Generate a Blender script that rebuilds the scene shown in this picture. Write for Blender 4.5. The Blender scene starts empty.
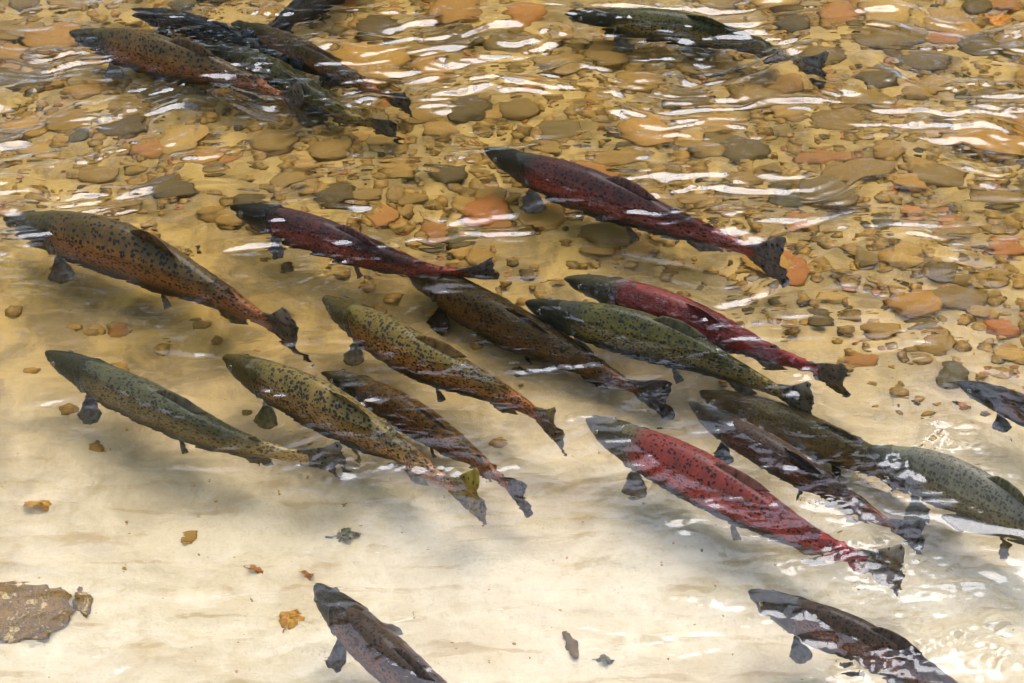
import bpy, math, random
import numpy as np

random.seed(7); rng = np.random.default_rng(7)
R = math.radians
scene = bpy.context.scene
COL = scene.collection

# ------------------------------------------------------------------ camera
CAM_D, PITCH, LENS = 5.8, R(35), 80.3
cam_loc = np.array([0.0, -CAM_D*math.cos(PITCH), CAM_D*math.sin(PITCH)])
cd = bpy.data.cameras.new('camera'); cd.lens = LENS; cd.sensor_width = 36; cd.clip_start = .05; cd.clip_end = 500
cam = bpy.data.objects.new('camera', cd); COL.objects.link(cam)
cam.location = cam_loc; cam.rotation_euler = (math.pi/2 - PITCH, 0, 0)
scene.camera = cam
FPX = LENS/36*1024

# ------------------------------------------------------------------ sky, sun, exposure
SUN_EL, SUN_AZ = R(67), R(10)          # azimuth measured from +Y towards +X (the far bank side)
world = bpy.data.worlds.new('World'); scene.world = world; world.use_nodes = True
wn = world.node_tree.nodes; wl = world.node_tree.links
sky = wn.new('ShaderNodeTexSky'); sky.sky_type = 'NISHITA'; sky.sun_disc = False
sky.sun_elevation = SUN_EL; sky.sun_rotation = SUN_AZ
sky.air_density = 1.0; sky.dust_density = 1.6; sky.ozone_density = 1.0
bg = wn['Background']; bg.inputs['Strength'].default_value = 0.15
wl.new(sky.outputs['Color'], bg.inputs['Color'])
sd = bpy.data.lights.new('sun', 'SUN'); sd.energy = 1.2; sd.angle = R(38); sd.color = (.88, .92, 1.0)
sun = bpy.data.objects.new('sun', sd); COL.objects.link(sun)
sun.rotation_euler = (-(math.pi/2 - SUN_EL), 0, -SUN_AZ)
sun.location = (0, 4, 12)
vs = scene.view_settings
vs.view_transform = 'Standard'; vs.look = 'None'; vs.gamma = 1.0; vs.exposure = 2.1; vs.use_curve_mapping = False
cy = scene.cycles
cy.use_denoising = True; cy.max_bounces = 10; cy.transmission_bounces = 8; cy.diffuse_bounces = 3; cy.glossy_bounces = 4
cy.caustics_reflective = False; cy.caustics_refractive = True; cy.blur_glossy = 1.0
cy.sample_clamp_indirect = 8.0

# ------------------------------------------------------------------ pixels <-> places
_c, _s = math.cos(PITCH), math.sin(PITCH)
FWD = np.array([0, _c, -_s]); UPV = np.array([0, _s, _c]); RGT = np.array([1.0, 0, 0])
IOR = 1.33
def at(px, py, z=0.0):
    """the place at height z that the flat water shows at this pixel (refracted below the surface)"""
    d = FWD + RGT*((px-512)/FPX) + UPV*((341.5-py)/FPX); d = d/np.linalg.norm(d)
    if z >= 0:
        return cam_loc + d*((z-cam_loc[2])/d[2])
    p = cam_loc + d*(-cam_loc[2]/d[2])
    h = d[:2]/IOR; dz = -math.sqrt(1-h@h)
    return p + np.array([h[0], h[1], dz])*(z/dz)
def pix(x, y, z=0.0):
    v = np.stack([x-cam_loc[0], y-cam_loc[1], (z-cam_loc[2])+0*x], -1)
    w = v@FWD
    w = np.where(w < .2, .2, w)
    return 512+FPX*(v@RGT)/w, 341.5-FPX*(v@UPV)/w

def smooth(a, b, x):
    t = np.clip((x-a)/(b-a), 0, 1); return t*t*(3-2*t)

# periodic random fields
def field(n, size, lmin, lmax, aniso=1.0, ang=0.0, seed=0):
    """tileable noise on n x n covering size metres, wavelengths lmin..lmax, unit rms slope when aniso == 1; crests stretched along ang by aniso"""
    g = np.random.default_rng(seed)
    k = np.fft.fftfreq(n, size/n)
    kx, ky = np.meshgrid(k, k)
    c, s = math.cos(ang), math.sin(ang)
    a = (kx*c+ky*s)*aniso; b = -kx*s+ky*c
    kk = np.sqrt(a*a+b*b); kk[0, 0] = 1e9
    amp = np.exp(-(lmin*kk)**2*.5)*(1-np.exp(-(lmax*kk)**2*1.0))*kk**-1.6
    f = np.real(np.fft.ifft2(np.fft.fft2(g.standard_normal((n, n)))*amp))
    gy, gx = np.gradient(f, size/n)
    return f/np.sqrt((gx**2+gy**2).mean())
def sample(f, size, x, y):
    n = f.shape[0]
    u = (np.asarray(x)/size % 1)*n; v = (np.asarray(y)/size % 1)*n
    i = np.floor(u).astype(int); j = np.floor(v).astype(int); a = u-i; b = v-j
    i %= n; j %= n; i2 = (i+1) % n; j2 = (j+1) % n
    return (f[j, i]*(1-a)+f[j, i2]*a)*(1-b)+(f[j2, i]*(1-a)+f[j2, i2]*a)*b

# ------------------------------------------------------------------ helpers
def tag(o, label=None, cat=None, group=None, kind=None):
    if label: o['label'] = label
    if cat: o['category'] = cat
    if group: o['group'] = group
    if kind: o['kind'] = kind
    return o
def mesh_obj(name, verts, faces, mat, parent=None, origin=None, smooth_=True, attrs=None):
    v = np.asarray(verts, float)
    if origin is not None: v = v-np.asarray(origin)
    me = bpy.data.meshes.new(name); me.from_pydata(v.tolist(), [], [tuple(int(i) for i in f) for f in faces]); me.update()
    if attrs:
        for an, data in attrs.items():
            data = np.asarray(data, float)
            a = me.attributes.new(an, 'FLOAT_VECTOR' if data.ndim == 2 else 'FLOAT', 'POINT')
            a.data.foreach_set('vector' if data.ndim == 2 else 'value', data.ravel())
    if smooth_: me.polygons.foreach_set('use_smooth', [True]*len(me.polygons))
    if mat: me.materials.append(mat)
    o = bpy.data.objects.new(name, me); COL.objects.link(o)
    if parent is not None: o.parent = parent
    return o
def sheet(name, xs, ys, Z, mat):
    nx, ny = len(xs), len(ys)
    X, Y = np.meshgrid(xs, ys)
    co = np.stack([X.ravel(), Y.ravel(), Z.ravel()], -1)
    idx = np.arange(nx*ny).reshape(ny, nx)
    q = np.stack([idx[:-1, :-1], idx[:-1, 1:], idx[1:, 1:], idx[1:, :-1]], -1).reshape(-1, 4)
    me = bpy.data.meshes.new(name)
    me.vertices.add(len(co)); me.vertices.foreach_set('co', co.ravel())
    me.loops.add(q.size); me.loops.foreach_set('vertex_index', q.ravel().astype(np.int32))
    me.polygons.add(len(q)); me.polygons.foreach_set('loop_start', np.arange(0, q.size, 4, dtype=np.int32))
    me.polygons.foreach_set('loop_total', np.full(len(q), 4, dtype=np.int32))
    me.polygons.foreach_set('use_smooth', np.ones(len(q), dtype=bool))
    me.update(calc_edges=True); me.validate()
    me.materials.append(mat)
    o = bpy.data.objects.new(name, me); COL.objects.link(o); return o
def axis(a, b, step, lo, hi, grow=1.15):
    mid = list(np.arange(a, b+step*.5, step)); st = step; v = b; up = []
    while v < hi: st = min(st*grow, 3.0); v += st; up.append(v)
    st = step; v = a; dn = []
    while v > lo: st = min(st*grow, 3.0); v -= st; dn.append(v)
    return np.array(dn[::-1]+mid+up)

class NT:
    def __init__(s, name):
        s.m = bpy.data.materials.new(name); s.m.use_nodes = True; s.t = s.m.node_tree; s.t.nodes.clear()
        s.out = s.t.nodes.new('ShaderNodeOutputMaterial')
    def n(s, typ, **kw):
        nd = s.t.nodes.new('ShaderNode'+typ)
        for k, v in kw.items(): setattr(nd, k, v)
        return nd
    def l(s, a, b): s.t.links.new(a, b)
    def val(s, sock, v):
        if isinstance(v, (int, float)): sock.default_value = v
        elif isinstance(v, tuple): sock.default_value = v+(1,) if len(v) == 3 and len(sock.default_value) == 4 else v
        else: s.l(v, sock)
    def math(s, op, a, b=0.0, c=None, clamp=False):
        nd = s.n('Math', operation=op, use_clamp=clamp); s.val(nd.inputs[0], a); s.val(nd.inputs[1], b)
        if c is not None: s.val(nd.inputs[2], c)
        return nd.outputs[0]
    def rng(s, x, a, b, c=0.0, d=1.0):
        nd = s.n('MapRange', interpolation_type='SMOOTHSTEP'); s.val(nd.inputs[0], x)
        for i, v in enumerate((a, b, c, d)): nd.inputs[1+i].default_value = v
        return nd.outputs[0]
    def mix(s, f, a, b, blend='MIX'):
        nd = s.n('Mix', data_type='RGBA', blend_type=blend); s.val(nd.inputs[0], f); s.val(nd.inputs[6], a); s.val(nd.inputs[7], b)
        return nd.outputs[2]
    def noise(s, vec, scale, detail=3, rough=.55, dist=0.0):
        nd = s.n('TexNoise'); s.l(vec, nd.inputs['Vector']); nd.inputs['Scale'].default_value = scale
        nd.inputs['Detail'].default_value = detail; nd.inputs['Roughness'].default_value = rough; nd.inputs['Distortion'].default_value = dist
        return nd.outputs['Fac']
    def vor(s, vec, scale, rand=1.0, feature='F1'):
        nd = s.n('TexVoronoi', feature=feature); s.l(vec, nd.inputs['Vector']); nd.inputs['Scale'].default_value = scale
        nd.inputs['Randomness'].default_value = rand
        return nd
    def scale(s, vec, sc):
        nd = s.n('Mapping'); s.l(vec, nd.inputs['Vector']); nd.inputs['Scale'].default_value = sc; return nd.outputs[0]
    def bump(s, h, strength, dist, nrm=None):
        nd = s.n('Bump'); s.l(h, nd.inputs['Height']); nd.inputs['Strength'].default_value = strength; nd.inputs['Distance'].default_value = dist
        if nrm is not None: s.l(nrm, nd.inputs['Normal'])
        return nd.outputs[0]
    def ramp(s, f, stops):
        nd = s.n('ValToRGB'); s.l(f, nd.inputs[0]); e = nd.color_ramp.elements
        while len(e) < len(stops): e.new(.5)
        for el, (p, c) in zip(e, stops): el.position = p; el.color = (*c, 1)
        return nd.outputs[0]
    def bsdf(s, col, rough=.5, **kw):
        p = s.n('BsdfPrincipled'); s.val(p.inputs['Base Color'], col); s.val(p.inputs['Roughness'], rough)
        for k, v in kw.items(): s.val(p.inputs[k.replace('_', ' ')], v)
        s.l(p.outputs[0], s.out.inputs['Surface']); return p

# ------------------------------------------------------------------ materials of the setting
def mat_bed():
    t = NT('river_sand'); pos = t.n('NewGeometry').outputs['Position']
    sep = t.n('SeparateXYZ'); t.l(pos, sep.inputs[0])
    big = t.noise(pos, 1.3, 4, .6); mid = t.noise(pos, 6, 5, .6, .6); fine = t.noise(pos, 140, 3, .7)
    # silt and algae colour the gravelly far side; near sand is pale, its colour also lifted for brighter light
    e = t.math('ADD', t.math('ADD', sep.outputs[1], t.math('MULTIPLY', sep.outputs[0], -.12)), t.math('MULTIPLY_ADD', big, .9, -.45))
    k = t.rng(e, -.95, .62)
    pale = t.mix(t.rng(mid, .35, .7), (.70, .62, .48), (.60, .50, .35))
    brown = t.mix(t.rng(mid, .35, .65), (.46, .29, .075), (.17, .105, .024))
    c = t.mix(k, pale, brown)
    wav = t.n('TexWave', wave_type='BANDS', bands_direction='Y'); t.l(t.scale(pos, (.35, 1, 1)), wav.inputs['Vector'])
    wav.inputs['Scale'].default_value = 3.2; wav.inputs['Distortion'].default_value = 9; wav.inputs['Detail'].default_value = 4; wav.inputs['Detail Scale'].default_value = 1.6
    ln = t.math('MULTIPLY', t.rng(wav.outputs['Fac'], .86, 1.0), t.rng(mid, .42, .62))
    c = t.mix(t.math('MULTIPLY', ln, .5), c, (.36, .24, .11))
    bl = t.noise(t.scale(pos, (.6, 1, 1)), 3.2, 6, .7, .3); c = t.mix(t.math('MULTIPLY', t.rng(bl, .45, .68), .6), c, t.mix(.6, c, (.36, .26, .13)))
    sp = t.vor(pos, 95); g = t.math('MULTIPLY', t.rng(sp.outputs['Distance'], .0, .32, 1, 0), t.rng(t.noise(pos, 9, 2), .55, .7))
    c = t.mix(t.math('MULTIPLY', g, .5), c, (.20, .14, .07))
    g2 = t.noise(pos, 48, 4, .75); c = t.mix(t.math('MULTIPLY', t.rng(g2, .5, .75), .45), c, t.mix(.6, c, (.30, .20, .09)))
    c = t.mix(t.math('MULTIPLY', fine, .5), c, t.mix(.5, c, (.22, .16, .08)))
    p = t.bsdf(c, .85, Specular_IOR_Level=.2)
    b1 = t.bump(fine, .5, .004); b2 = t.bump(mid, .7, .022, b1); t.l(b2, p.inputs['Normal'])
    return t.m
def mat_stone(name, stops, spread=True):
    t = NT(name); tc = t.n('TexCoord').outputs['Object']; oi = t.n('ObjectInfo')
    off = t.n('VectorMath', operation='ADD'); t.l(tc, off.inputs[0])
    cmb = t.n('CombineXYZ'); r = t.math('MULTIPLY', oi.outputs['Random'], 37.0); t.l(r, cmb.inputs[0]); t.l(r, cmb.inputs[1]); t.l(cmb.outputs[0], off.inputs[1])
    v = off.outputs[0]
    base = t.ramp(oi.outputs['Random'], stops)
    n1 = t.noise(v, 30, 5, .65); n2 = t.noise(v, 110, 3, .6)
    c = t.mix(t.rng(n1, .35, .7), base, t.mix(.55, base, (.10, .07, .018)))
    c = t.mix(t.math('MULTIPLY', t.rng(n2, .55, .75), .4), c, (.34, .26, .13))
    p = t.bsdf(c, .7, Specular_IOR_Level=.3)
    t.l(t.bump(n2, .35, .004), p.inputs['Normal']); return t.m
def mat_water():
    t = NT('stream_water'); pos = t.n('NewGeometry').outputs['Position']
    g = t.n('BsdfGlass'); g.inputs['IOR'].default_value = IOR; g.inputs['Roughness'].default_value = 0.04
    g.inputs['Color'].default_value = (1, 1, 1, 1)
    n1 = t.noise(t.scale(pos, (.45, 1, 1)), 26, 2, .5, .4)
    t.l(t.bump(n1, .25, .006), g.inputs['Normal'])
    t.l(g.outputs[0], t.out.inputs['Surface'])
    va = t.n('VolumeAbsorption'); va.inputs['Color'].default_value = (.95, .78, .32, 1); va.inputs['Density'].default_value = .7
    t.l(va.outputs[0], t.out.inputs['Volume'])
    return t.m

# ------------------------------------------------------------------ riverbed (with its banks) 
F_UND = field(256, 6.0, .30, 1.6, seed=3)
F_RIP = field(512, 3.0, .045, .14, aniso=3.2, ang=R(-8), seed=4)
def bed_z(x, y):
    x = np.asarray(x, float); y = np.asarray(y, float)
    z = -.32+.06*smooth(.1, 1.3, y)+.05*sample(F_UND, 6.0, x, y)*.35
    z = z+sample(F_RIP, 3.0, x, y)*.20*(1-.6*smooth(.2, .8, y))
    z = z+1.2*smooth(3.6, 7.5, y)+1.1*smooth(-2.8, -5.2, y)+.02*np.maximum(y-7.5, 0)+.02*np.maximum(-5.2-y, 0)
    return z
bx = axis(-1.9, 1.9, .013, -45, 45); by = axis(-1.5, 2.4, .013, -40, 60)
BX, BY = np.meshgrid(bx, by)
bed = sheet('riverbed', bx, by, bed_z(BX, BY), mat_bed())
tag(bed, 'pale sand and brown gravel bed of the shallow stream', kind='structure')

# ------------------------------------------------------------------ salmon
XP = [0, .012, .03, .06, .1, .16, .22, .3, .4, .5, .6, .7, .8, .86, .9]
HT = [.005, .014, .022, .034, .046, .059, .069, .077, .079, .073, .060, .044, .029, .023, .025]
HB = [.007, .015, .021, .031, .042, .054, .062, .070, .074, .071, .059, .042, .028, .022, .024]
WD = [.006, .013, .019, .028, .036, .043, .048, .052, .053, .049, .041, .030, .019, .012, .006]
_xd = np.linspace(0, .9, 400)
def _sm(p):
    f = np.interp(_xd, XP, p); k = np.exp(-np.linspace(-2, 2, 25)**2); k /= k.sum()
    g = np.convolve(np.pad(f, 12, mode='edge'), k, 'valid'); b = smooth(.0, .05, _xd); return f*(1-b)+g*b
HTd, HBd, WDd = _sm(HT), _sm(HB), _sm(WD)
def prof(x): return np.interp(x, _xd, HTd), np.interp(x, _xd, HBd), np.interp(x, _xd, WDd)

def body_rest(fat=1.0):
    N, M = 108, 52
    xs = np.concatenate([np.linspace(.0, .24, 52)[:-1], np.linspace(.24, .9, N-51)])
    a = np.linspace(0, 2*np.pi, M, endpoint=False)-np.pi/2
    X = np.repeat(xs[:, None], M, 1); A = np.repeat(a[None], len(xs), 0)
    ht, hb, w = prof(X)
    ca, sa = np.cos(A), np.sin(A)
    Yv = w*fat*np.sign(ca)*np.abs(ca)**.92
    Z = np.where(sa > 0, ht*sa, hb*sa)
    # mouth slit and jaw ridge
    zm = np.interp(X, [0, .03, .07, .108], [-.0005, -.006, -.013, -.021]); fade = 1-smooth(.095, .112, X)
    g = np.exp(-((Z-zm)/.0032)**2)*fade; Yv = Yv*(1-.34*g)
    g2 = np.exp(-((Z-zm+.0075)/.004)**2)*fade; Yv = Yv*(1+.10*g2)
    # gill cover edge
    xg = .205-.036*(Z/.05)**2+.006*Z/.05
    front = np.exp(-((X-xg+.007)/.007)**2); groove = np.exp(-((X-xg-.004)/.0045)**2)
    side = smooth(.15, .5, np.abs(ca))
    Yv = Yv*(1+side*(.09*front-.15*groove)); Z = Z*(1+side*(.02*front-.03*groove))
    # brow over the eye, hollow in front of it
    Yv = Yv*(1-.10*np.exp(-((X-.045)/.014)**2-((Z-.012)/.010)**2))
    # lateral line crease
    Yv = Yv*(1-.012*np.exp(-((Z-.006)/.003)**2)*smooth(.22, .3, X))
    jaw = (g2*.9+.55*np.exp(-((X-xg+.002)/.0035)**2)*side*smooth(.035, .0, Z)).reshape(-1)
    co = np.stack([X, Yv, Z], -1).reshape(-1, 3)
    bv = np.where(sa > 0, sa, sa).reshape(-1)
    n = len(xs); F = []
    for i in range(n-1):
        for j in range(M):
            j2 = (j+1) % M; F.append((i*M+j, i*M+j2, (i+1)*M+j2, (i+1)*M+j))
    co = np.vstack([co, [[-.004, 0, -.001]], [[.905, 0, 0]]]); bv = np.append(bv, [0, 0]); jaw = np.append(jaw, [0, 0])
    s0, s1 = len(co)-2, len(co)-1
    for j in range(M):
        j2 = (j+1) % M; F.append((s0, j2, j)); F.append((s1, (n-1)*M+j, (n-1)*M+j2))
    return co, F, bv, jaw
def fin_rest(base, tips, normal, thick, m=9, curl=0.0, fray=0.0, seed=0, bulge=None):
    """base, tips: n x 3; a webbed fin with raised rays between them, both faces"""
    g = np.random.default_rng(seed); base = np.asarray(base, float); tips = np.asarray(tips, float); n = len(base); nv = np.asarray(normal, float)
    if fray: tips = base+(tips-base)*(1-fray*g.random((n, 1)))
    t = np.linspace(0, 1, m)
    V = []; F = []
    for sgn in (1, -1):
        for i in range(n):
            ray = 1.0 if i % 2 == 0 else .45
            for q in t:
                p = base[i]*(1-q)+tips[i]*q+nv*(sgn*thick*.5*(1-.8*q)*ray+curl*q*q)
                V.append(p)
    V = np.array(V); idx = np.arange(2*n*m).reshape(2, n, m)
    for i in range(n-1):
        for j in range(m-1):
            F.append((idx[0, i, j], idx[0, i+1, j], idx[0, i+1, j+1], idx[0, i, j+1]))
            F.append((idx[1, i, j+1], idx[1, i+1, j+1], idx[1, i+1, j], idx[1, i, j]))
    for i in range(n-1):
        F.append((idx[0, i, m-1], idx[0, i+1, m-1], idx[1, i+1, m-1], idx[1, i, m-1])); F.append((idx[1, i, 0], idx[1, i+1, 0], idx[0, i+1, 0], idx[0, i, 0]))
    for j in range(m-1):
        F.append((idx[0, 0, j], idx[0, 0, j+1], idx[1, 0, j+1], idx[1, 0, j])); F.append((idx[1, n-1, j], idx[1, n-1, j+1], idx[0, n-1, j+1], idx[0, n-1, j]))
    return V, F
def eye_rest(x, y, z, r, sgn):
    V = []; F = []; nu, nvv = 12, 8
    for j in range(nvv+1):
        th = math.pi*j/nvv
        for i in range(nu):
            ph = 2*math.pi*i/nu
            V.append((x+r*math.sin(th)*math.cos(ph), y+sgn*r*.75*math.cos(th), z+r*math.sin(th)*math.sin(ph)))
    for j in range(nvv):
        for i in range(nu):
            i2 = (i+1) % nu; F.append((j*nu+i, j*nu+i2, (j+1)*nu+i2, (j+1)*nu+i))
    V = np.array(V); ring = np.repeat(np.sin(np.pi*np.arange(nvv+1)/nvv)*(np.cos(np.pi*np.arange(nvv+1)/nvv) > 0)+(np.cos(np.pi*np.arange(nvv+1)/nvv) <= 0), nu)
    return V, F, ring
def mat_eye():
    t = NT('fish_eye'); a = t.n('Attribute', attribute_name='ring').outputs['Fac']
    c = t.ramp(a, [(0, (.004, .004, .004)), (.52, (.004, .004, .004)), (.60, (.22, .16, .07)), (.80, (.08, .06, .03)), (1, (.03, .03, .03))])
    t.bsdf(c, .08, Coat_Weight=1.0); return t.m
EYE = mat_eye()
def mat_fish(name, back, flank, belly, head, tail=None, spot=.34, spotk=1.0, lev=.15, seed=0):
    t = NT(name); rest = t.n('Attribute', attribute_name='rest').outputs['Vector']; bv = t.n('Attribute', attribute_name='bv').outputs['Fac']
    off = t.n('VectorMath', operation='ADD'); t.l(rest, off.inputs[0]); off.inputs[1].default_value = (seed*1.37, seed*.71, seed*.3); v = off.outputs[0]
    sep = t.n('SeparateXYZ'); t.l(rest, sep.inputs[0]); u = sep.outputs[0]
    n1 = t.noise(v, 9, 4, .6); n2 = t.noise(v, 34, 3, .6); n3 = t.noise(v, 160, 2, .6)
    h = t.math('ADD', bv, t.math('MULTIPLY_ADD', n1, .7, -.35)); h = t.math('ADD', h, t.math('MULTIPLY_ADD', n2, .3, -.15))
    c = t.mix(t.rng(h, -.35, .30), belly, flank)  # dark belly is spawning colour, deepened to carry shade on the underside
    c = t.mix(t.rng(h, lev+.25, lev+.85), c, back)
    if tail is not None: c = t.mix(t.rng(t.math('ADD', u, t.math('MULTIPLY_ADD', n2, .16, -.08)), .68, .88), c, tail)
    hd = t.rng(t.math('ADD', u, t.math('MULTIPLY_ADD', n2, .05, -.025)), .17, .24, 1, 0)
    hc = t.mix(t.rng(h, -.2, .7), t.mix(.5, head, belly), head)
    c = t.mix(hd, c, hc)
    c = t.mix(t.math('MULTIPLY', t.rng(n2, .5, .72), .35), c, t.mix(.6, c, (.02, .018, .012)))
    fg = t.noise(v, 17, 5, .65); c = t.mix(t.math('MULTIPLY', t.rng(fg, .66, .74), .5), c, t.mix(.5, c, (.36, .31, .22)))
    jw = t.n('Attribute', attribute_name='jaw').outputs['Fac']; c = t.mix(t.math('MULTIPLY', jw, .8, clamp=True), c, (.36, .36, .34))
    # scales
    vs_ = t.vor(t.scale(v, (1.0, 1.5, 1.5)), 105, .55); sc = vs_.outputs['Distance']
    c = t.mix(t.math('MULTIPLY', t.rng(sc, .25, .75), .30), c, t.mix(.5, c, (.01, .01, .01)))
    # black spots of uneven size
    wv = t.n('VectorMath', operation='ADD'); t.l(v, wv.inputs[0])
    nz = t.n('TexNoise'); t.l(v, nz.inputs['Vector']); nz.inputs['Scale'].default_value = 40
    ms = t.n('VectorMath', operation='MULTIPLY'); t.l(nz.outputs['Color'], ms.inputs[0]); ms.inputs[1].default_value = (.014, .014, .014); t.l(ms.outputs[0], wv.inputs[1])
    sp = t.vor(t.scale(wv.outputs[0], (.8, 1.2, 1.6)), 106, 1.0)
    scl = t.n('SeparateColor'); t.l(sp.outputs['Color'], scl.inputs[0])
    thr = t.math('MULTIPLY_ADD', scl.outputs[0], .36, spot-.15)
    d = t.math('SUBTRACT', sp.outputs['Distance'], thr)
    s1 = t.rng(d, -.06, .05, 1, 0)
    m = t.math('MULTIPLY', t.rng(h, -.45, .05), t.rng(u, .05, .3, .35, 1))
    s1 = t.math('MULTIPLY', t.math('MULTIPLY', s1, m), .88*spotk)
    c = t.mix(s1, c, (.010, .009, .008))
    p = t.bsdf(c, .42, Specular_IOR_Level=.04, Coat_Weight=.06, Coat_Roughness=.08)
    t.l(t.bump(t.math('ADD', t.math('MULTIPLY', sc, .7), n3), .30, .003), p.inputs['Normal']); return t.m
def mat_fin(name, col, spots=0.0):
    t = NT(name); rest = t.n('Attribute', attribute_name='rest').outputs['Vector']
    n1 = t.noise(rest, 40, 4, .6); c = t.mix(t.rng(n1, .3, .75), col, tuple(x*.35 for x in col))
    if spots:
        sp = t.vor(rest, 75); c = t.mix(t.math('MULTIPLY', t.rng(sp.outputs['Distance'], .2, .36, 1, 0), spots), c, (.008, .008, .006))
    p = t.bsdf(c, .40, Specular_IOR_Level=.06, Coat_Weight=.05, Coat_Roughness=.1)
    tr = t.n('BsdfTranslucent'); t.val(tr.inputs['Color'], c); mx = t.n('MixShader'); mx.inputs[0].default_value = .5
    t.l(p.outputs[0], mx.inputs[1]); t.l(tr.outputs[0], mx.inputs[2]); t.l(mx.outputs[0], t.out.inputs['Surface']); return t.m

TALL, FAT, DEEP = 1.64, 1.22, -.052
ROLL = -.14
FISH = []      # for the water: world spine samples and profile
def salmon(label, pts, cols, roll=0.0, fat=1.0, tall=1.0, dorsal=.023, pect=.095, seed=0, fins=None, twist=0.0, spot=.34, spotk=1.0, lev=.15):
    """pts: (px, py, z) from snout to tail tip along the body's middle line"""
    tall *= TALL*(1+.07*math.sin(seed*1.7)); fat *= FAT*(1+.06*math.sin(seed*2.3+1))
    P = np.array([at(a, b, c+DEEP) for a, b, c in pts])
    # smooth spine through the points
    d = np.r_[0, np.cumsum(np.linalg.norm(np.diff(P, axis=0), axis=1))]; d /= d[-1]
    uu = np.linspace(0, 1, 161); q = np.stack([np.interp(uu, d, P[:, i]) for i in range(3)], -1)
    k = np.exp(-np.linspace(-2, 2, 41)**2); k /= k.sum()
    ext = np.vstack([q[0]+(q[0]-q[1])*np.arange(20, 0, -1)[:, None], q, q[-1]+(q[-1]-q[-2])*np.arange(1, 21)[:, None]])
    q = np.stack([np.convolve(ext[:, i], k, 'valid') for i in range(3)], -1)
    dd = np.r_[0, np.cumsum(np.linalg.norm(np.diff(q, axis=0), axis=1))]; L = dd[-1]; dd /= L
    q = np.stack([np.interp(uu, dd, q[:, i]) for i in range(3)], -1)
    T = np.gradient(q, axis=0); T /= np.linalg.norm(T, axis=1)[:, None]
    def warp(r):
        x = r[:, 0]; xc = np.clip(x, 0, 1)
        C = np.stack([np.interp(xc, uu, q[:, i]) for i in range(3)], -1); t = np.stack([np.interp(xc, uu, T[:, i]) for i in range(3)], -1)
        t /= np.linalg.norm(t, axis=1)[:, None]
        C = C+t*((x-xc)*L)[:, None]
        S = np.cross(t, [0, 0, 1.0]); S /= np.linalg.norm(S, axis=1)[:, None]; U = np.cross(S, t)
        ro = ROLL+roll+twist*smooth(.5, 1.0, x); c, s = np.cos(ro)[:, None], np.sin(ro)[:, None]
        S2 = S*c+U*s; U2 = U*c-S*s
        return C+S2*(r[:, 1]*L*fat)[:, None]+U2*(r[:, 2]*L*tall)[:, None]
    o0 = q[80].copy()
    root = bpy.data.objects.new('salmon', None); COL.objects.link(root); root.location = o0; root.empty_display_size = .1
    tag(root, label, 'fish', 'salmon swimming upstream')
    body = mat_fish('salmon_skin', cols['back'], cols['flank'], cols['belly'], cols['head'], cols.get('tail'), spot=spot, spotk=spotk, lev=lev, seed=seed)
    fm = mat_fin('salmon_fin', cols['fin'], .0); dm = mat_fin('salmon_back_fin', tuple(.5*x+.35*y for x, y in zip(cols['flank'], cols['fin'])), .5); tm = mat_fin('salmon_tail', cols.get('tailfin', cols['fin']), .8)
    co, F, bv, jaw = body_rest()
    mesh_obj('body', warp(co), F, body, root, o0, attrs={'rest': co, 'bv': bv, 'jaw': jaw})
    g = np.random.default_rng(seed+50)
    def add(name, V, F, m): return mesh_obj(name, warp(V), F, m, root, o0, attrs={'rest': V})
    # tail fin
    n = 23; a = np.linspace(-1, 1, n)
    base = np.stack([.885-.012*np.abs(a), 0*a, .026*a], -1)
    ang = a*R(33); ln = .100+.030*np.abs(a)**1.4; ln[0] *= .9; ln[-1] *= .9
    tips = np.stack([.893+ln*np.cos(ang), .010*np.sin(a*5+seed), .026*a+ln*np.sin(ang)*.92], -1)
    V, F = fin_rest(base, tips, (0, 1, 0), .009, 10, fray=.07, seed=seed); add('tail_fin', V, F, tm)
    # dorsal fin
    n = 13; s = np.linspace(0, 1, n); xb = .43+.125*s; zb = prof(xb)[0]-.004
    hh = .8*dorsal*(np.sin(np.pi*(s*.72+.20))**.8)*(1-.35*s)
    V, F = fin_rest(np.stack([xb, 0*s, zb], -1), np.stack([xb+.035+.02*s+hh*.55, .012*np.sin(seed)*s+0*s, zb+hh], -1), (0, 1, 0), .006, 7, curl=.012*math.cos(seed*2.1), fray=.06, seed=seed+1); add('dorsal_fin', V, F, dm)
    # adipose fin
    s = np.linspace(0, 1, 6); xb = .735+.022*s; zb = prof(xb)[0]-.003
    V, F = fin_rest(np.stack([xb, 0*s, zb], -1), np.stack([xb+.026-.006*s, 0*s, zb+.016-.012*s], -1), (0, 1, 0), .007, 5, seed=seed+2); add('adipose_fin', V, F, dm)
    # anal fin
    s = np.linspace(0, 1, 11); xb = .665+.09*s; zb = -prof(xb)[1]+.004; hh = .048*(1-.62*s)
    V, F = fin_rest(np.stack([xb, 0*s, zb], -1), np.stack([xb+.040+hh*.35, .006*s, zb-hh], -1), (0, 1, 0), .006, 7, fray=.07, seed=seed+3); add('anal_fin', V, F, fm)
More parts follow.
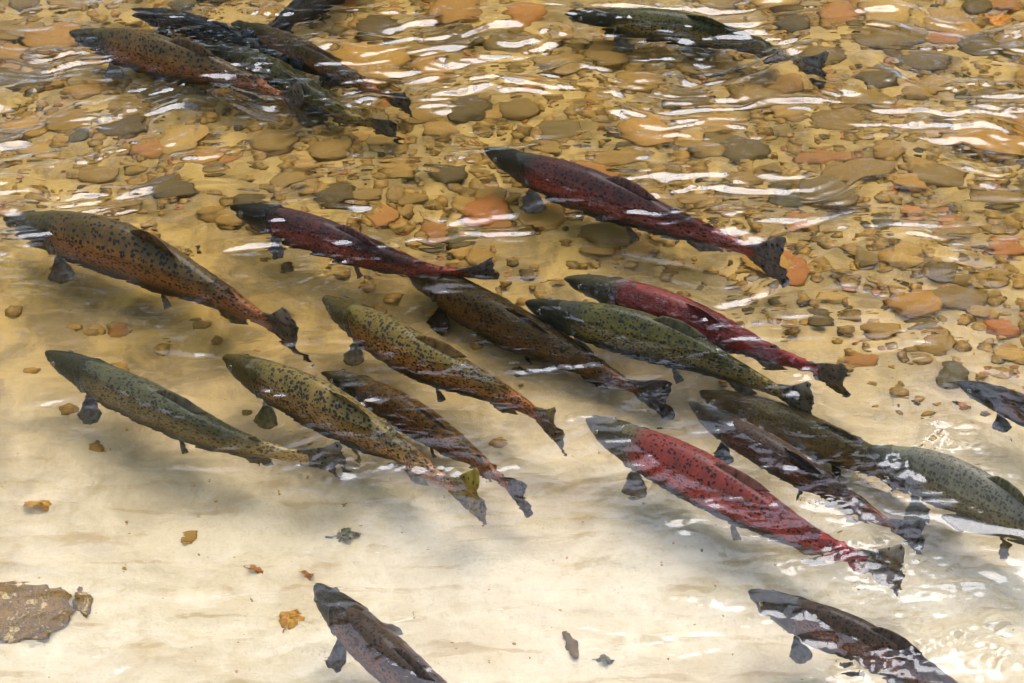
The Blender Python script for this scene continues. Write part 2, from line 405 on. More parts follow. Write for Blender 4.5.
    for sg in (1, -1):
        s = np.linspace(0, 1, 9)                                    # pelvic
        xb = .505+.022*s; yb = sg*(.020+.006*s); zb = -prof(xb)[1]*.90+0*s; hh = .058*(1-.35*s)
        V, F = fin_rest(np.stack([xb, yb, zb], -1), np.stack([xb+hh*(.45+.55*s), yb+sg*hh*.35, zb-hh*(.75-.35*s)], -1), (0, .6*sg, .8), .005, 6, curl=.006, fray=.08, seed=seed+4); add('pelvic_fin', V, F, fm)
        s = np.linspace(0, 1, 12)                                   # pectoral
        xb = .200+.024*s; zb = -.034-.012*s; yb = sg*(.040-.004*s); hh = pect*(.74+.30*np.sin(s*2.9)-.22*s**2)
        V, F = fin_rest(np.stack([xb, yb, zb], -1), np.stack([xb+hh*(.12+.88*s), yb+sg*hh*(.58-.20*s), zb-hh*(.66-.56*s)], -1), (-.3, .6*sg, .7), .006, 8, curl=.010, fray=.07, seed=seed+5); add('pectoral_fin', V, F, fm)
        ye = sg*float(prof(.072)[2])*.90
        V, F, ring = eye_rest(.072, ye-sg*.002, .014, .0105, sg)
        mesh_obj('eye', warp(V), F, EYE, root, o0, attrs={'ring': ring})
    FISH.append((q, uu, L, fat, tall))
    return root

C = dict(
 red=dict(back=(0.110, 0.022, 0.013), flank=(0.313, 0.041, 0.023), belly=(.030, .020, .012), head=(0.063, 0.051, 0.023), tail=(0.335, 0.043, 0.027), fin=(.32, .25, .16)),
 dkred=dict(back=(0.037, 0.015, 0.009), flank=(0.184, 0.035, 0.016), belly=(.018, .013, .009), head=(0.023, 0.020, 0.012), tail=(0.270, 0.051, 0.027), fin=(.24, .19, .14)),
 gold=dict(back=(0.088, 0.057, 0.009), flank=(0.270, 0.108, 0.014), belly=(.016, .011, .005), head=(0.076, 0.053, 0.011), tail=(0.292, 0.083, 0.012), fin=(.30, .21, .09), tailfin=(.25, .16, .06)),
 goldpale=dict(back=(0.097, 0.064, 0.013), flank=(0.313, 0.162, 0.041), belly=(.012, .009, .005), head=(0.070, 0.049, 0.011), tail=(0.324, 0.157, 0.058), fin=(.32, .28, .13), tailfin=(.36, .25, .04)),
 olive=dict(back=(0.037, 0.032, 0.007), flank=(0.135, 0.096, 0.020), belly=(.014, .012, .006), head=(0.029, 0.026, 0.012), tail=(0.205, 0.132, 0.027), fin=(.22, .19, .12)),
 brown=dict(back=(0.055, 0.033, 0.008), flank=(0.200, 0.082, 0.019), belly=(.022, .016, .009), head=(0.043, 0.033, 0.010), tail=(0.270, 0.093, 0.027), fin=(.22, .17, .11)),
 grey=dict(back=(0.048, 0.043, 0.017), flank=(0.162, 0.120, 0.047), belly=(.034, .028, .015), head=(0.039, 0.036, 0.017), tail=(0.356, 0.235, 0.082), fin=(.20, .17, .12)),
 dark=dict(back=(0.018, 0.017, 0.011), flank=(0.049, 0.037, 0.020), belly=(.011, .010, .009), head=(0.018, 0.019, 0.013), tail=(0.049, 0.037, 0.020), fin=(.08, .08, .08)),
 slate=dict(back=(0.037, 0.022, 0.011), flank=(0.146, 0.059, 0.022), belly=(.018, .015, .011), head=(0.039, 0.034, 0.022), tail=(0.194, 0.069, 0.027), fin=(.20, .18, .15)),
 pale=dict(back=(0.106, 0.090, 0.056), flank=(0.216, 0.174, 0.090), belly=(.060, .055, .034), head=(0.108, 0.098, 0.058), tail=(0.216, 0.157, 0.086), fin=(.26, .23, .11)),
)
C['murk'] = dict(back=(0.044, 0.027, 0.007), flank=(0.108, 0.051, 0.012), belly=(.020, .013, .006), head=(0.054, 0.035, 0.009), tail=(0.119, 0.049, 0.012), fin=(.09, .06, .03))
def Z(pts, z): return [(a, b, (c[0] if c else z)) for a, b, *c in pts]
HI = -.035
salmon('reddish brown salmon with its head beside a yellow leaf in the top left corner', Z([(70, 32), (120, 48), (180, 66), (240, 78), (285, 98), (306, 112)], HI), C['brown'], seed=1, tall=1.08)
salmon('dark steel coloured salmon just behind the reddish brown one at the top left', Z([(128, 8), (170, 20), (220, 34), (268, 52), (305, 70)], -.075), C['dark'], seed=2)
salmon('olive salmon with dotted back diving under the tail of the reddish brown one', Z([(205, 42), (255, 66), (300, 88), (345, 116), (398, 132)], -.085), C['olive'], seed=3)
salmon('rusty salmon beside the big amber boulder, its dark tail lifted at the right', Z([(232, 22), (285, 46), (335, 70), (375, 92), (412, 106)], -.06), C['brown'], seed=4)
salmon('dark salmon cut off by the top edge, turned up and to the right', Z([(372, -42), (340, -14), (305, 8), (270, 30), (246, 46)], -.055), C['dark'], seed=5)
salmon('dark olive salmon alone at the top, right of the middle', Z([(565, 13), (620, 22), (690, 30), (750, 42), (800, 62), (828, 72)], HI), C['olive'], seed=6, spot=.36)
salmon('long dark red salmon with bright nose, highest of the red ones, over brown stones', Z([(485, 150), (545, 178), (610, 202), (680, 226), (735, 243), (785, 266)], HI), C['dkred'], seed=7, tall=1.05)
salmon('slim maroon salmon with its forked tail fin raised clear of the water', Z([(231, 206), (290, 226), (345, 246), (400, 264), (450, 274), (497, 270, -.02)], HI), C['dkred'], seed=8, tall=.95, twist=-.25)
salmon('rust brown salmon at the left edge with dark fins and tail bent down', Z([(4, 216), (60, 236), (120, 254), (180, 276), (240, 306), (300, 342)], HI), C['brown'], seed=9, tall=1.1, dorsal=.036)
salmon('pale grey olive salmon lowest at the left over bare sand', Z([(46, 352), (105, 384), (165, 412), (220, 438), (285, 455), (346, 462)], HI), C['grey'], seed=10, spotk=.8, pect=.105)
salmon('golden spotted salmon in the middle of the left half', Z([(324, 297), (370, 330), (425, 362), (480, 384), (530, 408), (562, 436)], HI), C['gold'], seed=11, tall=1.08, spot=.38)
salmon('golden brown salmon with mustard yellow tail fin lying over a redder one', Z([(224, 356), (275, 386), (330, 412), (385, 442), (435, 476), (484, 502)], HI), C['goldpale'], seed=12, tall=1.08, spot=.38)
salmon('copper red salmon half hidden beneath the one with a mustard tail', Z([(322, 372), (370, 394), (420, 422), (465, 452), (505, 482), (528, 502)], -.10), C['brown'], seed=13, lev=.3)
salmon('murky brown salmon swimming deepest in the middle under its neighbours', Z([(405, 262), (460, 300), (520, 332), (575, 358), (625, 384), (672, 402)], -.145), C['murk'], seed=14, tall=1.1)
salmon('crimson salmon behind the olive one right of the middle', Z([(565, 278), (625, 296), (685, 318), (745, 344), (800, 364), (848, 382)], -.05), C['red'], seed=15, spotk=.6)
salmon('olive green salmon with finely dotted back in front of the crimson one', Z([(526, 302), (580, 322), (640, 338), (700, 356), (755, 380), (815, 408)], HI+.008), C['olive'], seed=16, tall=1.05, spot=.36)
salmon('large bright red salmon with grey head, tail thrashing in white water', Z([(587, 418), (640, 450), (700, 480), (760, 512), (820, 544), (905, 574)], HI), C['red'], seed=17, tall=1.12, spot=.30, dorsal=.017)
salmon('dark brown salmon with blue sheen between the bright red one and a sunken one', Z([(690, 402), (735, 434), (785, 462), (835, 492), (880, 520), (925, 540)], HI+.012), C['slate'], seed=18, spotk=.8)
salmon('sunken murky olive salmon behind the dark brown one with blue sheen', Z([(700, 392), (760, 416), (820, 440), (875, 462), (930, 492), (965, 510)], -.15), dict(C['murk'], back=(.075, .056, .022), flank=(.15, .105, .040)), seed=19, spotk=.5)
salmon('pale grey salmon leaving the picture at the right edge', Z([(868, 448), (920, 474), (975, 502), (1030, 530), (1085, 560), (1150, 590)], HI+.012), C['pale'], seed=20, spotk=.6, pect=.12, tall=1.36)
salmon('dark grey salmon head at the right edge above the pale one', Z([(957, 382), (1005, 402), (1055, 424), (1105, 446), (1150, 470), (1190, 495)], HI), C['slate'], seed=21)
salmon('grey red salmon pointing up, cut off by the bottom edge', Z([(316, 585), (345, 618), (380, 652), (425, 690), (480, 730), (540, 768)], HI), C['slate'], seed=22, tall=1.1, pect=.105)
salmon('dark brown salmon in rippled white glare at the bottom right', Z([(749, 592), (800, 618), (855, 642), (910, 668), (965, 700), (1030, 735)], HI), C['slate'], seed=23, tall=1.15)

# ------------------------------------------------------------------ water surface
F_W1 = field(768, 3.2, .036, .22, aniso=5.5, ang=R(9), seed=11)
F_W1 = F_W1+.7*field(768, 3.2, .036, .18, aniso=4.5, ang=R(-8), seed=14)
F_W2 = field(768, 2.6, .014, .05, aniso=1.8, ang=R(-6), seed=12)
F_W3 = field(512, 1.4, .010, .03, aniso=1.2, ang=R(20), seed=13)
wx = axis(-1.85, 1.85, .0075, -44, 44); wy = axis(-1.4, 2.15, .0075, -4.4, 5.6)
WX, WY = np.meshgrid(wx, wy)
PX, PY = pix(WX, WY)
amp = .022+.080*smooth(400, 80, PY)+.028*smooth(650, 1000, PX)*smooth(400, 600, PY)+.03*smooth(150, 0, PX)*smooth(360, 200, PY)
amp = amp*(.55+.9*smooth(-.6, .9, sample(F_UND, 6.0, WX*1.6+1.3, WY*1.6)*14))
far = 1-smooth(2.0, 4.0, np.maximum(np.abs(WX), np.abs(WY-.35)))
U1 = sample(F_UND, 6.0, WX*1.1+.4, WY*1.1); U2 = sample(F_UND, 6.0, WX*1.9+2.4, WY*1.9+1)
H = sample(F_W1, 3.2, WX+.3*U2, WY+.45*U1+.25*U2)*amp*.95+sample(F_W2, 2.6, WX, WY)*amp*.42
# glints seen in the photograph: small standing ridges of the surface  (pixel polyline, width px, slope)
STROKES = [
 ([(150, 4), (260, 14), (430, 8)], 4, .25), ([(430, 6), (480, 18), (545, 14)], 4, .3), ([(0, 14), (60, 8)], 5, .25), ([(0, 52), (60, 52), (150, 42), (200, 26)], 6, .24),
 ([(105, 90), (190, 87)], 3, .3), ([(60, 165), (130, 145), (175, 125)], 6, .22), ([(0, 170), (90, 160), (160, 130)], 5, .24), ([(120, 168), (150, 150), (200, 130), (250, 128)], 5, .25),
 ([(50, 195), (100, 190)], 5, .22), ([(20, 215), (110, 222)], 4, .24), ([(495, 55), (530, 48), (560, 40), (600, 38)], 4, .25), ([(500, 62), (540, 58)], 4, .25),
 ([(400, 85), (450, 88), (490, 72)], 5, .3), ([(440, 157), (478, 157)], 6, .32), ([(530, 98), (575, 106), (645, 110)], 4, .26), ([(625, 46), (690, 40)], 4, .28), ([(600, 18), (690, 6), (740, 12)], 6, .26),
 ([(360, 250), (420, 236), (470, 215), (530, 200)], 4, .25), ([(640, 196), (690, 185), (705, 178)], 7, .28), ([(560, 215), (590, 212)], 3, .26), ([(715, 185), (745, 176)], 5, .3),
 ([(660, 128), (720, 138)], 4, .26), ([(690, 100), (800, 92)], 4, .24), ([(720, 146), (795, 122)], 3, .25), ([(815, 148), (860, 146)], 4, .28), ([(820, 52), (862, 48)], 4, .25), ([(880, 46), (960, 48)], 4, .25), ([(830, 12), (900, 6)], 6, .24),
 ([(940, 90), (995, 80)], 8, .3), ([(905, 122), (930, 120)], 6, .28), ([(948, 150), (972, 142)], 7, .3), ([(1000, 112), (1020, 106)], 6, .3), ([(905, 108), (955, 106)], 4, .25), ([(880, 80), (900, 78)], 3, .25),
 ([(832, 226), (848, 224)], 5, .3), ([(0, 294), (60, 288)], 5, .22), ([(0, 330), (90, 332)], 4, .14), ([(260, 372), (340, 358)], 4, .12), ([(270, 260), (350, 258), (400, 252)], 3, .24), ([(260, 290), (330, 270)], 4, .22),
 ([(500, 372), (560, 365), (610, 360)], 4, .26), ([(560, 420), (600, 412)], 4, .25), ([(360, 462), (420, 466), (480, 470)], 6, .3), ([(480, 472), (525, 462)], 4, .28), ([(335, 455), (350, 480)], 8, .3),
 ([(690, 316), (730, 322)], 5, .28), ([(650, 335), (720, 340)], 6, .26), ([(800, 380), (815, 350)], 6, .3), ([(790, 385), (812, 395)], 7, .3), ([(668, 524), (695, 516)], 8, .3), ([(700, 500), (735, 495)], 5, .28),
 ([(760, 455), (800, 470)], 5, .28), ([(795, 498), (830, 503), (870, 500)], 9, .38), ([(820, 512), (880, 516)], 7, .36), ([(815, 552), (860, 545), (905, 540)], 12, .28), ([(780, 570), (820, 548)], 8, .28), ([(845, 566), (890, 560)], 9, .28), ([(850, 582), (900, 572)], 6, .36),
 ([(905, 455), (950, 430)], 14, .34), ([(920, 418), (985, 430)], 9, .32), ([(925, 440), (990, 445)], 8, .34), ([(880, 455), (915, 462)], 9, .36), ([(955, 482), (1024, 490)], 9, .34), ([(970, 470), (1024, 476)], 6, .3), ([(900, 470), (925, 476)], 5, .3),
 ([(750, 610), (790, 612), (840, 616)], 6, .26), ([(800, 640), (840, 640)], 6, .24), ([(820, 672), (880, 664), (930, 648)], 12, .36), ([(840, 655), (900, 645)], 7, .34), ([(900, 650), (960, 640), (1024, 668)], 14, .32), ([(940, 640), (1024, 615)], 10, .3), ([(960, 672), (1024, 650)], 10, .3), ([(890, 592), (1000, 582)], 8, .3),
 ([(660, 590), (760, 606)], 8, .10), ([(640, 640), (760, 620)], 6, .08), ([(370, 550), (400, 556)], 5, .12), ([(240, 470), (330, 450)], 5, .10), ([(355, 405), (385, 392)], 5, .28), ([(255, 385), (320, 396)], 4, .22),
]
nzA = sample(F_W2, 2.6, WX*1.3+.7, WY*1.3); nzA = nzA/np.std(nzA)
for pl, wpx, slope in STROKES:
    W = np.array([at(a, b, 0)[:2] for a, b in pl]); sg = wpx/394*1.05
    lo, hi = W.min(0)-.12, W.max(0)+.12
    ix = np.where((wx > lo[0]) & (wx < hi[0]))[0]; iy = np.where((wy > lo[1]) & (wy < hi[1]))[0]
    if len(ix) < 2 or len(iy) < 2: continue
    sl = np.ix_(iy, ix); X, Y = WX[sl], WY[sl]
    best = np.full(X.shape, 9.0); par = np.zeros(X.shape); tot = np.linalg.norm(np.diff(W, axis=0), axis=1).sum(); acc = 0
    jig = .010*nzA[sl]
    for i in range(len(W)-1):
        a, b = W[i], W[i+1]; ab = b-a; ll = np.linalg.norm(ab)
        t = np.clip(((X-a[0])*ab[0]+(Y-a[1])*ab[1])/(ll*ll), 0, 1)
        dd = np.hypot(X-a[0]-t*ab[0], Y-a[1]-t*ab[1]+jig*.6); m = dd < best
        best = np.where(m, dd, best); par = np.where(m, (acc+t*ll)/tot, par); acc += ll
    taper = smooth(0, .22, par)*smooth(1, .78, par)*(.65+.45*np.clip(nzA[sl], -1, 1))
    H[sl] += slope*sg/.86*np.exp(-(best/sg)**2)*taper
# broken water round thrashing tails
for a, b, r, k in [(345, 468, 22, .22), (800, 385, 20, .25), (880, 560, 45, .25), (830, 500, 30, .18), (905, 460, 40, .18), (960, 440, 45, .12), (250, 70, 70, .12), (250, 25, 50, .16), (360, 110, 55, .14), (160, 20, 60, .08), (910, 650, 80, .10), (940, 590, 60, .08), (790, 275, 18, .12), (555, 425, 14, .14), (700, 190, 25, .12), (990, 500, 40, .12), (440, 265, 20, .06), (650, 330, 40, .10), (770, 450, 35, .10)]:
    H += sample(F_W3, 1.4, WX, WY)*1.5*k*np.exp(-((PX-a)**2+((PY-b)*1.5)**2)/r**2)
# the surface swells round every back that breaks it
for q, uu, L, fat, tall in FISH:
    lo, hi = q[:, :2].min(0)-.2, q[:, :2].max(0)+.2
    ix = np.where((wx > lo[0]) & (wx < hi[0]))[0]; iy = np.where((wy > lo[1]) & (wy < hi[1]))[0]
    if len(ix) < 2 or len(iy) < 2: continue
    sl = np.ix_(iy, ix); X, Y = WX[sl], WY[sl]
    qs = q[4:150:4]; us = uu[4:150:4]
    d2 = (X[..., None]-qs[:, 0])**2+(Y[..., None]-qs[:, 1])**2; j = d2.argmin(-1); d = np.sqrt(d2.min(-1))
    ht, hb, w = prof(np.minimum(us, .9)); zc = qs[:, 2]; ht = ht*L*tall; w = w*L*fat
    ratio = np.clip(-zc/ht, -1, 1); wl_ = np.where(zc+ht > -.01, w*np.sqrt(np.maximum(0, 1-ratio**2)), 0)[j]
    near = np.clip(1-np.maximum(0, -(zc+ht))/.05, 0, 1)[j]
    H[sl] += near*(.0014+.0010*np.clip(nzA[sl], -1, 1))*np.exp(-np.maximum(0, d-wl_)/.014)*far[sl]
H *= np.clip(far+.25, 0, 1)
water = sheet('water', wx, wy, H, mat_water())
tag(water, 'clear shallow stream water with streaks of sky reflected on its ripples', kind='structure')

# ------------------------------------------------------------------ stones on the bed
import bmesh
def stone_mesh(seed):
    g = np.random.default_rng(seed); bm = bmesh.new(); bmesh.ops.create_icosphere(bm, subdivisions=2, radius=1.0)
    dirs = g.standard_normal((7, 3)); dirs /= np.linalg.norm(dirs, axis=1)[:, None]; cut = g.uniform(.62, .95, 7)
    for v in bm.verts:
        c = np.array(v.co)
        for dv, k in zip(dirs, cut):
            e = c@dv
            if e > k: c = c-dv*(e-k)*.85
        c = c*(1+.085*g.standard_normal()); v.co = c
    me = bpy.data.meshes.new('stone'); bm.to_mesh(me); bm.free()
    me.polygons.foreach_set('use_smooth', [True]*len(me.polygons)); return me
M_ST = [mat_stone('stone_olive', [(0, (0.238, 0.135, 0.022)), (.3, (0.313, 0.165, 0.027)), (.55, (0.162, 0.095, 0.017)), (.8, (0.346, 0.185, 0.032)), (1, (0.259, 0.140, 0.023))]),
        mat_stone('stone_tan', [(0, (0.410, 0.220, 0.043)), (.4, (0.324, 0.170, 0.029)), (.7, (0.475, 0.270, 0.058)), (1, (0.367, 0.165, 0.026))]),
        mat_stone('stone_orange', [(0, (0.389, 0.120, 0.018)), (.5, (0.324, 0.130, 0.025)), (1, (0.432, 0.170, 0.029))]),
        mat_stone('stone_dark', [(0, (0.092, 0.055, 0.012)), (.5, (0.130, 0.075, 0.014)), (1, (0.081, 0.062, 0.014))]),
        mat_stone('stone_amber', [(0, (0.432, 0.220, 0.032)), (1, (0.367, 0.170, 0.025))])]
SM = {}
for mi in range(5):
    for k in range(6):
        me = stone_mesh(100+k+mi*10); me.materials.append(M_ST[mi]); SM[mi, k] = me
def stone(px, py, wpx, hpx, mi, ang=None, label=None):
    z = float(bed_z(*at(px, py, -.24)[:2])); p = at(px, py, z); z = float(bed_z(p[0], p[1]))
    o = bpy.data.objects.new('stone', SM[mi, random.randrange(6)]); COL.objects.link(o); o.parent = bed
    sc = 1/ (FPX/np.linalg.norm(p-cam_loc)); rx = wpx*sc*.5; ry = hpx*sc*.5/.55; rz = min(rx, ry)*random.uniform(.34, .52)
    o.scale = (rx, ry, rz); o.rotation_euler = (random.uniform(-.12, .12), random.uniform(-.12, .12), random.uniform(-.5, .5) if ang is None else ang)
    o.location = (p[0], p[1], z+rz*.25)
    if label: o['label'] = label
    return o
BIG = [(365, 66, 92, 52, 4, 'big amber boulder'), (985, 142, 100, 36, 4, 'wide amber boulder'), (231, 157, 20, 20, 2), (437, 230, 36, 26, 2), (818, 158, 70, 16, 2), (797, 222, 32, 16, 2), (790, 270, 40, 30, 2),
       (945, 40, 46, 14, 2), (907, 252, 34, 18, 1), (912, 212, 26, 16, 2), (624, 132, 10, 14, 2), (18, 78, 70, 36, 3), (450, 40, 70, 26, 3), (560, 62, 60, 26, 0), (505, 42, 46, 18, 0), (420, 50, 60, 22, 0),
       (640, 82, 50, 24, 0), (335, 196, 44, 26, 3), (365, 195, 40, 20, 0), (165, 190, 70, 24, 3), (120, 205, 50, 18, 0), (450, 175, 40, 24, 3), (490, 195, 34, 20, 0), (960, 230, 44, 20, 0), (960, 300, 66, 22, 0),
       (905, 262, 40, 20, 1), (890, 40, 90, 26, 0), (980, 45, 44, 26, 3), (895, 55, 24, 20, 3), (840, 120, 60, 26, 0), (700, 70, 60, 24, 0), (760, 100, 70, 28, 0), (620, 160, 60, 24, 0), (560, 130, 50, 20, 0),
       (520, 110, 50, 22, 0), (470, 110, 40, 26, 3), (440, 130, 40, 22, 1), (210, 215, 30, 16, 0), (70, 120, 60, 22, 0), (40, 150, 50, 18, 1), (130, 110, 44, 18, 0), (85, 90, 40, 18, 1), (395, 170, 40, 20, 1), (415, 200, 30, 14, 0),
       (460, 240, 36, 22, 3), (465, 205, 30, 18, 1), (480, 260, 34, 18, 1), (1005, 250, 50, 16, 2), (860, 170, 90, 26, 0), (870, 100, 60, 22, 0), (700, 150, 60, 20, 0), (750, 180, 44, 18, 0), (75, 325, 18, 9, 4), (120, 330, 26, 14, 2), (96, 328, 18, 10, 1),
       (940, 175, 60, 30, 0), (1000, 200, 50, 24, 0), (20, 30, 60, 24, 0), (150, 150, 46, 20, 2), (100, 175, 50, 18, 0), (420, 115, 50, 20, 0), (385, 140, 46, 20, 1), (330, 150, 50, 22, 0), (290, 180, 40, 18, 0), (250, 200, 34, 14, 3),
       (640, 250, 30, 14, 4), (600, 252, 40, 16, 0), (830, 300, 36, 14, 1), (880, 330, 46, 16, 0), (935, 345, 44, 18, 0), (1000, 330, 40, 16, 2), (920, 320, 36, 14, 3), (860, 360, 40, 14, 2), (1010, 355, 40, 14, 1), (188, 540, 16, 11, 1)]
for b in BIG: stone(*b[:5], label=b[5] if len(b) > 5 else None)
def gravel_edge(px): return np.interp(px, [-200, 0, 250, 380, 450, 600, 720, 800, 900, 1024, 1300], [215, 225, 250, 280, 320, 300, 300, 330, 385, 420, 430])
n = 0; placed = [(b[0], b[1], b[2]) for b in BIG]
while n < 222:
    px = random.uniform(-60, 1084); py = random.uniform(-40, 430); e = gravel_edge(px)
    dens = float(smooth(e+15, e-150, py))
    if random.random() > dens*.9+.03*(py < e+60): continue
    w = random.choice([16, 20, 24, 28, 34, 42, 50, 60]); 
    if any(abs(px-a)*1.0+abs(py-b)*2 < (w+c)*.36 for a, b, c in placed): continue
    placed.append((px, py, w))
    stone(px, py, w, w*random.uniform(.42, .7), random.choice([0, 0, 0, 0, 1, 1, 1, 2, 2, 3, 3, 3, 4, 4])); n += 1
# the smaller gravel nobody could count
def gravel(name, cnt, sizes, mi, seed, label, low=False):
    g = np.random.default_rng(seed); V = []; F = []
    ib = bmesh.new(); bmesh.ops.create_icosphere(ib, subdivisions=1, radius=1.0); ib.verts.ensure_lookup_table()
    base = np.array([v.co[:] for v in ib.verts]); bf = [tuple(v.index for v in f.verts) for f in ib.faces]; ib.free(); nb = len(base)
    k = 0
    while k < cnt:
        px = g.uniform(-120, 1144); py = g.uniform(-90, 460) if not low else g.uniform(250, 720); e = gravel_edge(px) if not low else 2000
        if g.random() > float(smooth(e+30, e-120, py))*.97+.03: continue
        p = at(px, py, -.25); z = float(bed_z(p[0], p[1])); r = g.uniform(*sizes); a = g.uniform(0, 6.28)
        b = base*(1+.13*g.standard_normal((nb, 1)))*np.array([r*1.3, r, r*.5]); ca, sa = math.cos(a), math.sin(a)
        b = np.stack([b[:, 0]*ca-b[:, 1]*sa+p[0], b[:, 0]*sa+b[:, 1]*ca+p[1], b[:, 2]+z+r*.15], -1)
        o = len(V); V += b.tolist(); F += [tuple(i+o for i in f) for f in bf]; k += 1
    ob = mesh_obj(name, V, F, M_ST[mi], bed); tag(ob, label, kind='stuff'); return ob
gravel('gravel', 1900, (.008, .026), 0, 31, 'fine olive gravel between the stones')
gravel('gravel', 1700, (.008, .026), 1, 32, 'fine tan gravel between the stones')
gravel('gravel', 420, (.005, .018), 2, 33, 'fine orange gravel between the stones')
gravel('gravel', 650, (.006, .018), 3, 34, 'fine dark gravel between the stones')

gravel('grit', 330, (.0012, .0042), 1, 35, 'sparse tan grit on the open sand', True)
gravel('grit', 60, (.0012, .004), 3, 36, 'sparse dark grit on the open sand', True)

# ------------------------------------------------------------------ rock, leaves, litter
import bmesh
def rock(name, label, px, py, rx, ry, rz, mi, zc, seed):
    g = np.random.default_rng(seed); bm = bmesh.new(); bmesh.ops.create_icosphere(bm, subdivisions=4, radius=1.0)
    dirs = g.standard_normal((12, 3)); dirs /= np.linalg.norm(dirs, axis=1)[:, None]; cut = g.uniform(.6, .95, 12)
    for v in bm.verts:
        c = np.array(v.co)
        for dv, k in zip(dirs, cut):
            e = c@dv
            if e > k: c = c-dv*(e-k)*.9
        nn = .09*math.sin(c[0]*13+seed*2)*math.sin(c[1]*11+c[2]*9)+math.sin(c[0]*7+seed)*math.sin(c[1]*6)*math.sin(c[2]*8+1)*.05+.012*g.standard_normal()
        c = c*(1+nn); v.co = (c[0]*rx, c[1]*ry, c[2]*rz)
    me = bpy.data.meshes.new(name); bm.to_mesh(me); bm.free(); me.polygons.foreach_set('use_smooth', [True]*len(me.polygons)); me.materials.append(M_ST[mi])
    o = bpy.data.objects.new(name, me); COL.objects.link(o); p = at(px, py, zc); o.location = p; o.rotation_euler = (0, 0, .2); tag(o, label, 'rock'); return o
def mat_rock():
    t = NT('mottled_rock'); tc = t.n('TexCoord').outputs['Object']; n1 = t.noise(tc, 38, 6, .75); n2 = t.noise(tc, 90, 4, .7)
    c = t.ramp(n1, [(.32, (.05, .03, .006)), (.45, (.26, .145, .03)), (.53, (.10, .055, .012)), (.64, (.55, .38, .15))])
    p = t.bsdf(c, .85); t.l(t.bump(n2, .8, .012), p.inputs['Normal']); return t.m
M_ST.append(mat_rock())
rock('rock', 'dark mottled flat rock at the left edge near the bottom', 6, 612, .15, .125, .022, 5, -.308, 5)
rock('rock', 'small dark broken rock just right of the flat mottled one', 82, 600, .024, .06, .014, 5, -.312, 6)

def leaf_mat(name, col, dark):
    t = NT(name); tc = t.n('TexCoord').outputs['Object']; n1 = t.noise(tc, 60, 4, .6)
    c = t.mix(t.rng(n1, .35, .7), col, dark); p = t.bsdf(c, .5)
    tr = t.n('BsdfTranslucent'); t.val(tr.inputs['Color'], c); mx = t.n('MixShader'); mx.inputs[0].default_value = .3
    t.l(p.outputs[0], mx.inputs[1]); t.l(tr.outputs[0], mx.inputs[2]); t.l(mx.outputs[0], t.out.inputs['Surface']); return t.m
L_Y = leaf_mat('leaf_yellow', (.62, .36, .04), (.45, .17, .02)); L_O = leaf_mat('leaf_orange', (.55, .20, .03), (.30, .09, .02)); L_D = leaf_mat('leaf_dark', (.20, .19, .11), (.10, .09, .05)); L_A = leaf_mat('leaf_amber', (.75, .30, .015), (.6, .20, .01))
def leaf(label, px, py, size, asp, ang, mat, lobed=True, seed=0):
    g = np.random.default_rng(seed); n = 40; V = []; rings = (0, .35, .7, 1.0)
    p = at(px, py, -.27); z0 = float(bed_z(p[0], p[1])); p = at(px, py, z0+.008)
    for r in rings:
        for i in range(n):
            th = 2*math.pi*i/n
            f = (.55+.45*abs(math.cos(2.5*th))**.7*(1-.25*math.cos(th+math.pi)))*(1+.06*g.standard_normal()) if lobed else 1+.08*g.standard_normal()
            x = r*f*math.cos(th)*size; y = r*f*math.sin(th)*size*asp
            V.append((x, y, .012*math.sin(x/size*3+seed)*r+.006*math.cos(y/size*4)))
    F = []
    for k in range(len(rings)-1):
        for i in range(n):
            i2 = (i+1) % n; a = (k*n+i, k*n+i2, (k+1)*n+i2, (k+1)*n+i)
            F.append(a if k else (a[0], a[2], a[3]))
    root = bpy.data.objects.new('fallen_leaf', None); COL.objects.link(root); root.location = p; root.rotation_euler = (R(g.uniform(-8, 14)), R(g.uniform(-8, 8)), ang)
    tag(root, label, 'leaf', 'fallen leaves on the stream bed')
    bl = mesh_obj('blade', V, F, mat, root); sm = bl.modifiers.new('thickness', 'SOLIDIFY'); sm.thickness = .0012
    sv = []; sf = []
    for i in range(6):
        q = i/5
        for k in range(4): sv.append((-size*(.0+1.35*q), .002*math.cos(k*1.571)+size*.1*q*q, .004+.0015*math.sin(k*1.571)))
    for i in range(5):
        for k in range(4): sf.append((i*4+k, i*4+(k+1) % 4, i*4+4+(k+1) % 4, i*4+4+k))
    mesh_obj('stalk', sv, sf, mat, root)
leaf('yellow lobed leaf on sand just left of the salmon at the bottom edge', 291, 620, .034, .95, 1.3, L_Y, seed=1)
leaf('orange curled leaf on bare sand near the left edge', 40, 506, .050, .42, .15, L_Y, seed=2)
leaf('small orange leaf scrap on sand below the lower left salmon, left of its twin', 256, 570, .022, .55, -.3, L_O, seed=3)
leaf('small orange leaf scrap on sand nearest the head of the salmon at the bottom', 308, 574, .018, .6, -.4, L_O, seed=4)
leaf('bright amber leaf near the top right corner', 998, 18, .046, .7, .1, L_A, False, seed=5)
leaf('bright yellow leaf at the nose of the reddish brown salmon, top left', 58, 27, .036, .9, .2, L_A, False, seed=6)
leaf('dark greenish leaf on pale sand below the mustard tail fin', 345, 535, .036, .55, .1, L_D, seed=7)
leaf('small dark leaf scrap on pale sand beside the stubby twig', 604, 660, .020, .65, .0, L_D, seed=8)
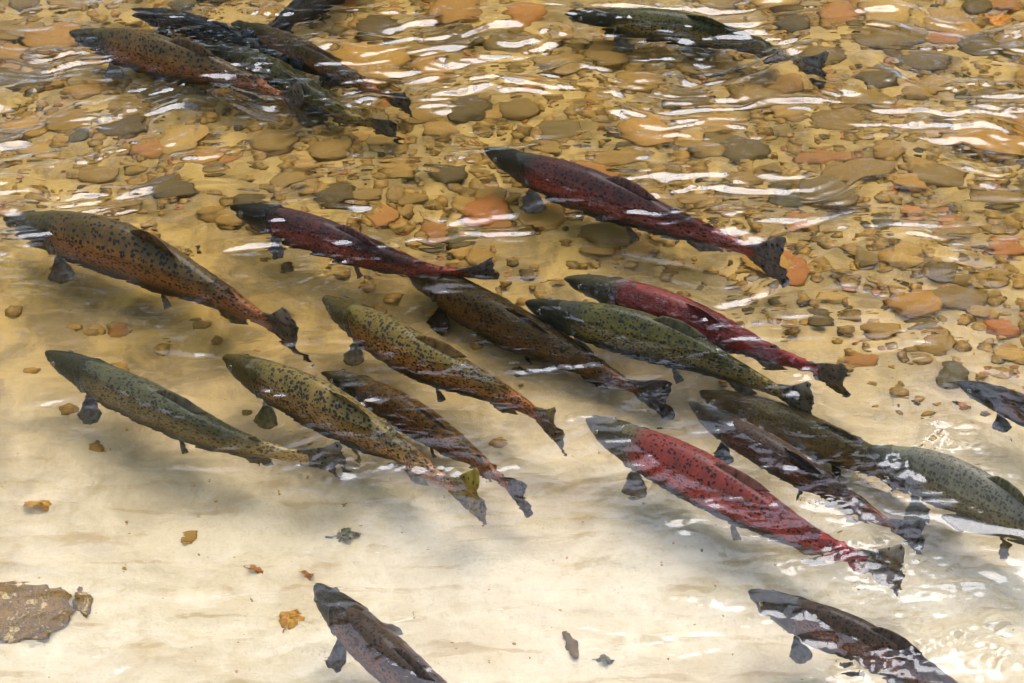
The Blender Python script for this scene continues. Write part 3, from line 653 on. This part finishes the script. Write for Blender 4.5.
def twig(label, px, py, length, ang):
    p = at(px, py, -.265); z = float(bed_z(p[0], p[1])); p = at(px, py, z+.008); V = []; F = []; n = 9; m = 7; g = np.random.default_rng(9)
    for i in range(n):
        q = i/(n-1); r = (.011*math.sin(math.pi*(.12+.8*q))+.002)*(1+.2*g.standard_normal())
        for k in range(m): V.append(((q-.5)*length, r*math.cos(k*6.283/m)+.004*math.sin(q*5), r*.7*math.sin(k*6.283/m)))
    for i in range(n-1):
        for k in range(m): F.append((i*m+k, i*m+(k+1) % m, (i+1)*m+(k+1) % m, (i+1)*m+k))
    F += [tuple(range(m))[::-1], tuple(range((n-1)*m, n*m))]
    o = mesh_obj('twig', V, F, M_ST[3]); o.location = p; o.rotation_euler = (0, 0, ang); tag(o, label, 'twig')
twig('stubby dark twig on pale sand at the bottom, right of the middle', 571, 645, .085, R(-68))

# ------------------------------------------------------------------ wood on the far bank, mirrored by the water
def wood():
    g = np.random.default_rng(77); V = []; F = []; MI = []
    t = NT('wood_leaves'); pos = t.n('NewGeometry').outputs['Position']; t.bsdf(t.mix(t.noise(pos, .8), (.025, .045, .012), (.07, .085, .02)), .6)
    b = NT('wood_bark'); b.bsdf((.06, .045, .03), .9)
    for k in range(26):
        x = -24+48*(k+.5)/26+g.uniform(-.8, .8); y = g.uniform(8.0, 12.5); h = g.uniform(6.2, 9.0); z0 = float(bed_z(x, y)); r = .22
        o = len(V); m = 8
        for i in range(9):
            q = i/8
            for j in range(m): V.append((x+r*(1-.85*q)*math.cos(j*.785)+.2*math.sin(q*3+k), y+r*(1-.85*q)*math.sin(j*.785), z0-.2+h*q))
        for i in range(8):
            for j in range(m): F.append((o+i*m+j, o+i*m+(j+1) % m, o+(i+1)*m+(j+1) % m, o+(i+1)*m+j)); MI.append(1)
        for c in range(70):
            q = g.uniform(.12, 1); rr = 1.9*math.sin(math.pi*min(1, .18+.8*q))*g.random()**.5; th = g.uniform(0, 6.28); cx, cy_, cz = x+rr*math.cos(th), y+rr*math.sin(th), z0+h*q
            for l in range(13):
                s = g.uniform(.16, .34); d = g.standard_normal((2, 3)); e1 = d[0]/np.linalg.norm(d[0])*s; e2 = d[1]/np.linalg.norm(d[1])*s*.6
                p = np.array([cx, cy_, cz])+g.standard_normal(3)*.38; o = len(V)
                V += [tuple(p-e1), tuple(p+e2), tuple(p+e1), tuple(p-e2)]; F.append((o, o+1, o+2, o+3)); MI.append(0)
    ob = mesh_obj('wood', V, F, t.m, smooth_=False); ob.data.materials.append(b.m); ob.data.polygons.foreach_set('material_index', MI)
    tag(ob, 'dark wood on the far bank mirrored in the stream', kind='stuff')
wood()
